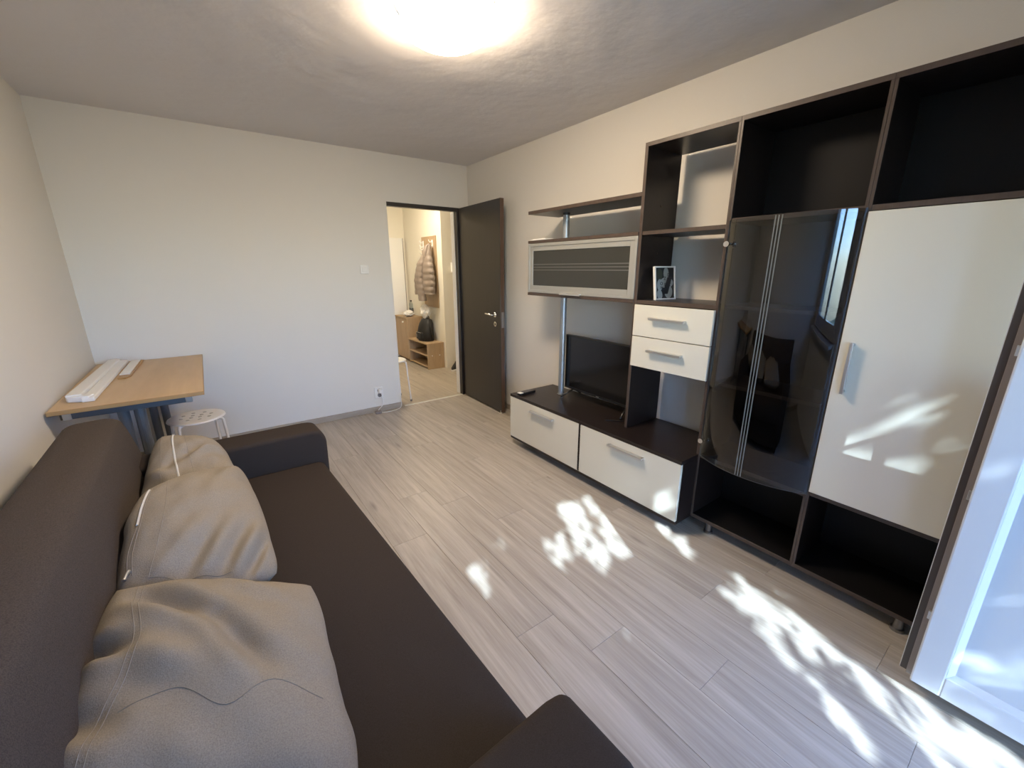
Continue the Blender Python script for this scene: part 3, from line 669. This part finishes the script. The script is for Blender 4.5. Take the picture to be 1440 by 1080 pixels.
# ------------------------------------------------------------------ cushions
def sstep(x): x = max(0, min(1, x)); return x*x*(3-2*x)
def cushion(label, C, T, folds, seed, zips=(), seams=(), n=96, amp=.010, pull=None, pw=4.0, rnd=.20):
    """C: corners far-back, far-front, near-front, near-back of the middle surface"""
    C = [Vector(c) for c in C]; base = sum(C, Vector())/4; base.z = .425
    def mid(u, v):     # u: from the backrest to the front, v: far to near
        a, b = 2*u-1, 2*v-1; u, v = .5+.5*a*math.sqrt(1-rnd*b*b*b*b), .5+.5*b*math.sqrt(1-rnd*a*a*a*a)
        return (C[0]*(1-u)+C[1]*u)*(1-v)+(C[3]*(1-u)+C[2]*u)*v
    nrm = (C[1]-C[0]+C[2]-C[3]).cross(C[0]-C[3]+C[1]-C[2]).normalized()
    if nrm.z < 0: nrm = -nrm
    def prof(u, v):
        a, b = abs(2*u-1), abs(2*v-1)
        return (max(0, 1-a**pw)**.55)*(max(0, 1-b**pw)**.55)
    def top(u, v):
        p = mid(u, v); t = prof(u, v)
        h = T*t*(.72+.28*math.sin(math.pi*u)*math.sin(math.pi*v))
        w = 0
        for (u0, v0, u1, v1, wd, dp) in folds:
            d = Vector((u1-u0, v1-v0)); q = Vector((u-u0, v-v0)); s = q.dot(d)/d.length_squared
            side = (d.x*q.y-d.y*q.x)/d.length; env = math.sin(math.pi*max(0, min(1, (s+.25)/1.5)))**1.5
            w += env*(dp*math.exp(-(side/wd)**2) - .45*dp*math.exp(-((abs(side)-wd*1.7)/wd)**2)*(1 if side > 0 else .5))
        w += amp*noise.noise(Vector((u*3.2, v*3.2, seed)))+amp*.5*noise.noise(Vector((u*8, v*8, seed+5)))
        # edge waviness
        e = noise.noise(Vector((u*4, v*4, seed+9)))*.012*(1-t)
        return p+nrm*(h+w*min(1, t*1.6))+Vector((e, e, 0))
    def bot(u, v):
        p = mid(u, v)-nrm*(T*.8*prof(u, v)); return p
    bm = bmesh.new(); G = {}
    us = [.5-.5*math.cos(math.pi*i/n)*(.55+.45*abs(math.cos(math.pi*i/n))) for i in range(n+1)]
    us = [max(0, min(1, (x-us[0])/(us[-1]-us[0]))) for x in us]
    def clampz(p): return Vector((p.x, p.y, max(p.z, .423)))
    for i in range(n+1):
        for j in range(n+1):
            G[i, j, 0] = bm.verts.new(clampz(top(us[i], us[j]))-base)
            G[i, j, 1] = G[i, j, 0] if i in (0, n) or j in (0, n) else bm.verts.new(clampz(bot(us[i], us[j]))-base)
    for i in range(n):
        for j in range(n):
            for k in (0, 1):
                q = [G[i, j, k], G[i+1, j, k], G[i+1, j+1, k], G[i, j+1, k]]
                bm.faces.new(q if k else q[::-1])
    bmesh.ops.recalc_face_normals(bm, faces=bm.faces[:])
    t = thing('cushion', label, 'cushion', tuple(base), group='grey cushions on the sofa')
    link('cover', bm, M_cush, t, True)
    def path(pts, lift=.0, k=7):
        return [clampz(top(p.x, p.y))-base+nrm*lift for p in smooth_curve([(a, b, 0) for a, b in pts], k)]
    for s in seams:
        bm = bmesh.new(); tube(bm, path(s, .0004), .0011, 6); link('seam', bm, M_seam, t, True)
    for s in zips:
        P = path(s, .0005); bm = bmesh.new(); tube(bm, P, .0042, 6); link('zip', bm, M_zip, t, True)
        for off in (-1, 1):
            pass
    if pull:
        p = clampz(top(*pull))-base+nrm*.008; bm = bmesh.new(); tube(bm, [p, p+Vector((-.004, -.014, .001)), p+Vector((-.008, -.032, -.004))], [.006, .004, .005], 8); link('zip_pull', bm, M_alu, t, True)
    return t
cushion('grey cushion leaning on the far armrest, upright white zip',
        [(.415, -1.63, .66), (.655, -1.68, .60), (.735, -2.16, .53), (.375, -2.17, .535)], .085,
        [(.25, .62, .8, .30, .06, -.02), (.55, .5, .95, .38, .05, .018), (.3, .8, .0, .7, .08, .02)], 3.1,
        zips=[[(.28, .05), (.30, .3), (.33, .55), (.37, .85)]], seams=[[(.12, .05), (.15, .3), (.18, .6), (.2, .9)], [(.46, .05), (.47, .3), (.5, .6), (.52, .9)]])
cushion('grey cushion lying between two other cushions, crumpled with its zip pull showing',
        [(.40, -2.27, .67), (.735, -2.00, .57), (.785, -2.82, .475), (.375, -2.76, .56)], .105,
        [(.34, .97, .60, .64, .05, -.016), (.54, .98, .82, .66, .05, -.020), (.74, .98, .97, .76, .045, -.024), (.16, .95, .46, .62, .06, .010), (.60, .28, .97, .10, .08, .016), (.45, .45, .9, .36, .10, .012), (.90, .95, 1.0, .85, .04, -.015)], 8.4,
        zips=[[(.10, .12), (.085, .30), (.07, .50)], ], seams=[[(.12, .12), (.105, .30), (.09, .5), (.07, .72), (.08, .88)], [(.24, .06), (.24, .4), (.20, .75), (.16, .92)], [(.16, .92), (.4, .95), (.65, .95)], [(.07, .52), (.045, .70), (.05, .86)]], pull=(.06, .86), rnd=.24)
cushion('big grey cushion at the near end of the seat, deep fold across its face',
        [(.385, -2.72, .60), (.845, -2.90, .50), (.815, -3.52, .485), (.335, -3.32, .56)], .10,
        [(.12, .12, .50, .36, .06, -.045), (.50, .36, .70, .62, .06, -.036), (-.05, .40, .18, .47, .05, -.040), (.10, .46, .5, .64, .07, .020), (.5, .08, .85, .22, .06, .014), (-.05, .70, .2, .74, .06, -.025), (.75, .3, .95, .7, .08, .010)], 14.7,
        seams=[[(.12, .04), (.13, .2), (.19, .42), (.18, .58), (.13, .75), (.1, .95)], [(.145, .04), (.155, .2), (.215, .42), (.205, .58), (.155, .75), (.125, .95)], [(.2, .72), (.38, .68), (.55, .76), (.72, .68), (.9, .74)]], n=110, rnd=.09)

# ------------------------------------------------------------------ table in the corner
TZ = .776; TX1, TY1 = .625, -1.30
tb = thing('table', 'beech topped table on grey steel legs in the corner', 'table', (.315, -.66, 0)); to_ = tb.location
box('table_top', M_beech, tb, .012, TX1, -.012, TY1, TZ-.022, TZ, .003)
for y in (TY1+.004, -.012): box('edge_band', M_beeche, tb, .012, TX1, y-.005, y+.0005, TZ-.0215, TZ-.0005, .001)
box('edge_band', M_beeche, tb, TX1-.0005, TX1+.002, -.012, TY1, TZ-.0215, TZ-.0005, .001)
box('rail', M_dsteel, tb, .03, .06, -.10, TY1+.10, TZ-.075, TZ-.022, .003)
for y in (TY1+.07, -.16):
    bm = bmesh.new(); bx(bm, .06-to_[0], .54-to_[0], y-.025-to_[1], y+.025-to_[1], TZ-.062, TZ-.022, .004)
    for x in (.27, .335): tube(bm, [(x-to_[0], y-to_[1], .04), (x-to_[0], y-to_[1], TZ-.04)], .025, 18)
    bx(bm, .05-to_[0], .58-to_[0], y-.03-to_[1], y+.03-to_[1], 0, .045, .008)
    lg = link('leg', bm, M_gsteel, tb)
    for x in (.055, .54): box('end_cap', M_alu, lg, x-.004, x+.03, y-.026, y+.026, TZ-.064, TZ-.0225, .003, off=to_)
# white lengths of cable duct and paper lying on the table
ct = thing('cable_duct', 'white plastic trunking lengths lying along the wall edge of the table', 'duct', (.10, -.62, TZ)); co = ct.location
def duct(name, p, q, wdt, hgt, m=M_paper):
    p, q = Vector(p), Vector(q); d = (q-p); L_ = d.length; bm = bmesh.new(); bx(bm, -wdt/2, wdt/2, 0, L_, 0, hgt, .004)
    o = link(name, bm, m, ct); o.location = p-Vector(co); o.rotation_euler.z = math.atan2(-d.x, d.y); return o
duct('trunking', (.085, -1.14, TZ+.001), (.115, -.06, TZ+.001), .06, .035)
duct('trunking', (.145, -1.19, TZ+.001), (.165, -.07, TZ+.001), .05, .022)
duct('trunking', (.105, -1.17, TZ+.001), (.12, -1.12, TZ+.001), .09, .03, M_white)
cb = thing('wooden_offcut', 'thin wooden offcut board lying beside the white trunking', 'board', (.232, -.37, TZ), R(-1))
bm = bmesh.new(); prism(bm, [(-.03, .32), (-.03, -.30), (.01, -.31), (.03, -.25), (.035, .32)], .0, .009, .002, 2, 'z'); link('board', bm, M_beeche, cb)
bm = bmesh.new(); bx(bm, -.03, .02, -.22, .30, .009, .016, .002); link('paper_strip', bm, M_paper, cb)

# ------------------------------------------------------------------ stools
def stool(label, loc, rz):
    t = thing('stool', label, 'stool', loc, rz, 'round white stools'); hs = .47; rs = .165
    # seat: round dished disc with holes
    bm = bmesh.new(); nr, ns = 10, 60
    holes = [(.085*math.cos(k*math.pi/4), .085*math.sin(k*math.pi/4)) for k in range(8)]+[(.035*math.cos(k*math.pi/2+.4), .035*math.sin(k*math.pi/2+.4)) for k in range(4)]
    lathe(bm, [(0, hs-.004), (.10, hs-.002), (.145, hs), (.160, hs-.003), (rs, hs-.012), (.158, hs-.016), (.14, hs-.012), (0, hs-.014)], 48)
    link('seat', bm, M_white, t, True)
    for x, y in holes:
        bm = bmesh.new(); tube(bm, [(x, y, hs-.004), (x, y, hs-.0005)], .011, 14); link('hole', bm, M_hole, t)
    for k in range(4):
        a = k*math.pi/2+math.pi/4; c, s = math.cos(a), math.sin(a); bm = bmesh.new()
        tube(bm, smooth_curve([(c*.09, s*.09, hs-.020), (c*.158, s*.158, hs-.020), (c*.171, s*.171, hs-.03), (c*.176, s*.176, hs-.07), (c*.202, s*.202, .006)]), .0085, 10)
        lg = link('leg', bm, M_white, t, True)
        bm = bmesh.new(); lathe(bm, [(0, 0), (.012, 0), (.012, .02), (0, .02)], 12, (c*.2025, s*.2025, 0)); link('leg_cap', bm, M_gask2, lg)
    return t
stool('round white perforated stool beside the corner table', (.54, -.70, 0), R(12))
stool('round white perforated stool in the hall behind the doorway', (2.262, .268, 0), R(2))

# ------------------------------------------------------------------ switch, outlet, charger cable
sw = thing('light_switch', 'white light switch beside the doorway', 'switch', (1.985, 0, 1.43))
bm = bmesh.new(); bx(bm, -.04, .04, -.010, 0, -.04, .04, .004); link('plate', bm, M_white, sw)
bm = bmesh.new(); bx(bm, -.024, .024, -.015, -.009, -.024, .024, .003); link('rocker', bm, M_white, sw)
ou = thing('wall_outlet', 'white double wall socket low beside the doorway', 'socket', (2.012, 0, .205))
bm = bmesh.new(); bx(bm, -.045, .045, -.012, 0, -.06, .06, .004); link('plate', bm, M_white, ou)
for z in (.022, -.028):
    bm = bmesh.new(); tube(bm, [(.005, -.014, z), (.005, -.006, z)], .022, 18); link('socket_well', bm, M_gask2, ou)
ch = thing('phone_charger', 'white charger plug in the wall socket with its cable on the floor', 'charger', (2.017, -.012, .227)); cho = Vector(ch.location)
bm = bmesh.new(); bx(bm, -.018, .018, -.05, -.002, -.022, .022, .006); link('plug', bm, M_white, ch)
bm = bmesh.new(); tube(bm, [Vector(p)-cho for p in smooth_curve([(2.02, -.06, .21), (2.03, -.07, .10), (1.98, -.05, .03), (2.0, -.07, .006), (2.1, -.09, .006), (2.19, -.06, .006), (2.235, -.02, .02), (2.243, -.008, .10)])], .004, 6); link('cable', bm, M_white, ch, True)
pb = thing('power_adapter', 'small dark power adapter on the floor under the wall socket', 'adapter', (1.97, -.07, 0))
bm = bmesh.new(); bx(bm, -.03, .03, -.02, .02, .0, .028, .005); link('body', bm, M_gask2, pb)

# ------------------------------------------------------------------ hall furniture
hb = thing('hall_bench', 'low oak bench with open shoe shelves in the hall', 'bench', (3.34, 1.73, 0))
bxx = lambda n, *a, m=M_oaky, p=hb: box(n, m, p, *a)
bxx('top_board', 3.205, 3.475, 1.375, 2.078, .365, .385, .002); bxx('end_panel', 3.21, 3.475, 1.38, 1.40, 0, .365, .001, m=M_oak); bxx('end_panel', 3.21, 3.475, 2.058, 2.078, 0, .365, .001, m=M_oak)
bxx('shelf', 3.215, 3.475, 1.40, 2.058, .19, .206, .001); bxx('bottom_board', 3.215, 3.475, 1.40, 2.058, .02, .036, .001); bxx('back_panel', 3.465, 3.475, 1.40, 2.058, .036, .365, m=M_inside)
for x in (3.28, 3.40):
    bm = bmesh.new(); tube(bm, [(x-3.34, 1.381-1.73, .20), (x-3.34, 1.377-1.73, .20)], .008, 12); link('screw_cap', bm, M_white, hb)
sh = thing('shoe_cabinet', 'oak shoe cabinet with a white knob in the hall', 'cabinet', (3.34, 2.33, 0))
box('body', M_oak, sh, 3.225, 3.475, 2.082, 2.56, .03, .68, .002); box('top_board', M_oaky, sh, 3.20, 3.478, 2.081, 2.565, .68, .70, .002)
dd = box('door', M_oak, sh, 3.207, 3.225, 2.086, 2.556, .04, .675, .002)
bm = bmesh.new(); bmesh.ops.create_uvsphere(bm, u_segments=12, v_segments=8, radius=.014, matrix=Matrix.Translation((3.195-3.34, 2.22-2.33, .62))); link('knob', bm, M_white, dd, True)
box('plinth', M_inside, sh, 3.24, 3.47, 2.09, 2.55, 0, .03)
cr = thing('coat_rack', 'oak coat rack panel with white double hooks on the hall wall', 'rack', (3.48, 1.70, .88))
box('panel', M_oak, cr, 3.462, 3.479, 1.47, 1.935, .88, 1.885, .002)
for y in (1.87, 1.56):
    for z in (1.78, 1.68):
        if y < 1.6 and z < 1.75: continue
        hk = box('hook', M_white, cr, 3.452, 3.463, y-.02, y+.02, z-.05, z+.05, .003)
        bm = bmesh.new()
        for dz in (.03, -.03): tube(bm, smooth_curve([(3.455-3.48, y-1.70, z+dz-.88), (3.42-3.48, y-1.70, z+dz-.89), (3.40-3.48, y-1.70, z+dz+.02-.88)]), .006, 6)
        link('prong', bm, M_white, hk, True)
# padded jacket
jk = thing('jacket', 'padded beige jacket hanging from the coat rack', 'jacket', (3.375, 1.62, .98))
def loft(prof, n=28, quilt=0, seed=0):
    bm = bmesh.new(); rings = []
    for (z, cx, cy, rx, ry) in prof:
        ring = []
        for k in range(n):
            t = k*2*math.pi/n; f = 1+.10*noise.noise(Vector((math.cos(t)*1.5, math.sin(t)*1.5, z*5+seed)))
            ring.append(bm.verts.new((cx+rx*math.cos(t)*f, cy+ry*math.sin(t)*f, z)))
        rings.append(ring)
    for a, b in zip(rings, rings[1:]):
        for k in range(n): bm.faces.new((a[k], a[(k+1) % n], b[(k+1) % n], b[k]))
    bm.faces.new(rings[0][::-1]); bm.faces.new(rings[-1]); bmesh.ops.recalc_face_normals(bm, faces=bm.faces[:]); return bm
def quilted(pts, step=.085):
    out = []; zt, zb = pts[0][0], pts[-1][0]; n = 46
    for i in range(n+1):
        z = zt+(zb-zt)*i/n
        for a, b in zip(pts, pts[1:]):
            if b[0] <= z <= a[0]:
                s = (a[0]-z)/(a[0]-b[0]); v = [a[k]+(b[k]-a[k])*s for k in range(5)]; break
        q = 1+.10*abs(math.sin(math.pi*(zt-z)/step)); out.append((z, v[1], v[2], v[3]*q, v[4]*q))
    return out
bm = loft(quilted([(.80, 0.02, -.09, .012, .02), (.74, .01, -.08, .03, .045), (.65, 0, -.05, .05, .085), (.52, -.005, -.02, .065, .14), (.40, -.005, -.01, .072, .185), (.22, -.005, -.0, .072, .19), (.10, 0, 0, .065, .185)])); link('body', bm, M_jacket, jk, True)
bm = loft(quilted([(.58, -.03, .05, .02, .03), (.48, -.045, .14, .042, .06), (.3, -.045, .22, .05, .065), (.08, -.04, .25, .045, .055)]), seed=4); link('sleeve', bm, M_jacket, jk, True)
bm = loft(quilted([(.66, -.04, -.03, .02, .03), (.52, -.08, .02, .045, .07), (.3, -.085, .06, .055, .085), (.0, -.07, .04, .05, .07)]), seed=9); link('sleeve', bm, M_jacket, jk, True)
bm = loft([(.80, .02, -.09, .012, .02), (.76, -.02, -.075, .025, .032), (.68, -.04, -.06, .034, .05), (.60, -.04, -.05, .026, .045)], seed=2); link('hood', bm, M_jacket, jk, True)
# backpack with plastic bag
bp = thing('backpack', 'black backpack standing on the hall bench', 'backpack', (3.345, 1.70, .385))
def soft(name, material, parent, x0, x1, y0, y1, z0, z1, bevel):
    bm = bmesh.new(); bx(bm, x0, x1, y0, y1, z0, z1, bevel, 5); return link(name, bm, material, parent, True)
bm = loft([(0, 0, 0, .10, .15), (.03, 0, 0, .112, .17), (.15, 0, 0, .11, .165), (.25, .01, 0, .095, .145), (.31, .02, 0, .07, .11), (.335, .025, 0, .03, .05)], 32); link('body', bm, M_bag, bp, True)
pk = soft('front_pocket', M_bag, bp, -.122, -.05, -.105, .105, .015, .14, .03)
bm = bmesh.new(); tube(bm, [(-.118, -.08, .128), (-.120, 0, .130), (-.118, .08, .128)], .003, 6); link('zip', bm, M_alu, pk)
bm = bmesh.new(); bx(bm, -.1245, -.121, .05, .10, .05, .10, .001); link('tag', bm, M_gask2, pk)
for s in (-1, 1):
    bm = bmesh.new(); tube(bm, smooth_curve([(.06, s*.06, .31), (.02, s*.13, .27), (.0, s*.178, .16), (.04, s*.16, .03)]), .010, 8); link('strap', bm, M_bag, bp, True)
bm = bmesh.new(); tube(bm, smooth_curve([(.05, -.04, .32), (.04, -.03, .365), (.04, .03, .365), (.05, .04, .32)]), .007, 8); link('grab_handle', bm, M_bag, bp, True)
def crumple(name, label, loc, r, seed, sz=(1, 1, 1), n=3):
    bm = bmesh.new(); bmesh.ops.create_icosphere(bm, subdivisions=4, radius=1)
    for v in bm.verts:
        d = v.co.normalized(); f = 1+.35*noise.noise(d*2.2+Vector((seed, 0, 0)))+.18*abs(noise.noise(d*6+Vector((0, seed, 0))))
        v.co = Vector((d.x*sz[0]*r*f, d.y*sz[1]*r*f, d.z*sz[2]*r*f))
    zmin = min(v.co.z for v in bm.verts)
    for v in bm.verts: v.co.z -= zmin
    o = link(name, bm, M_plastic, None, True); o.location = loc; return tag(o, label, 'bag', 'white plastic bags in the hall')
crumple('plastic_bag', 'crumpled white plastic bag on top of the black backpack', (3.36, 1.71, .385+.315), .085, 3, (.8, .9, 1.1))
crumple('plastic_bag', 'flat crumpled white plastic bag lying on the shoe cabinet', (3.30, 2.22, .70), .085, 11, (.9, 1.3, .5))
bo = thing('bottle', 'clear plastic bottle standing on the shoe cabinet', 'bottle', (3.42, 2.38, .70))
bm = bmesh.new(); lathe(bm, [(0, 0), (.032, 0), (.034, .02), (.034, .12), (.030, .14), (.034, .16), (.030, .185), (.013, .215), (.013, .225), (0, .225)], 20); link('body', bm, M_bottle, bo, True)
bm = bmesh.new(); lathe(bm, [(.0, .222), (.015, .222), (.015, .24), (0, .24)], 16); link('cap', bm, M_black, bo, True)
bm = bmesh.new(); lathe(bm, [(.0345, .06), (.0350, .06), (.0350, .11), (.0345, .11)], 20); link('wrapper', bm, M_gsteel, bo, True)
# sneakers by the hall wall
def shoe(label, loc, rz):
    t = thing('sneaker', label, 'shoe', loc, rz, 'sneakers in the hall')
    def sec(n=22, z0=0, z1=.03, grow=1.0):
        pts = []
        for k in range(n):
            a = k*2*math.pi/n; y = math.cos(a)*.14; x = math.sin(a)*(.048 if y > 0 else .040)*grow; pts.append((x, y))
        return pts
    bm = bmesh.new(); prism(bm, sec(), 0, .028, .006, 2, 'z'); link('sole', bm, M_white, t, True)
    bm = loft([(.026, 0, 0, .042, .135), (.05, 0, -.005, .043, .128), (.075, 0, -.03, .040, .095), (.095, 0, -.06, .036, .062), (.11, 0, -.068, .034, .052)], 24); link('upper', bm, M_bag, t, True)
    for k in range(3):
        bm = bmesh.new(); y = .03-.025*k; z = .072+.008*k; tube(bm, [(-.025, y, z-.004), (0, y, z+.008), (.025, y, z-.004)], .003, 6); link('lace', bm, M_white, t, True)
    return t
shoe('black and white sneaker nearer the hall wall corner', (3.545, 1.16, 0), R(128)); shoe('black and white sneaker beside the other one by the hall wall', (3.80, 1.22, 0), R(110))
ic = thing('intercom', 'white intercom handset on the hall wall', 'intercom', (3.64, 1.32, 1.45))
bm = bmesh.new(); bx(bm, -.03, .04, -.02, 0, -.07, .07, .006); link('base', bm, M_white, ic)
bm = bmesh.new(); bx(bm, -.025, -.002, -.040, -.018, -.065, .065, .006); link('handset', bm, M_white, ic)
bpy.context.view_layer.update()
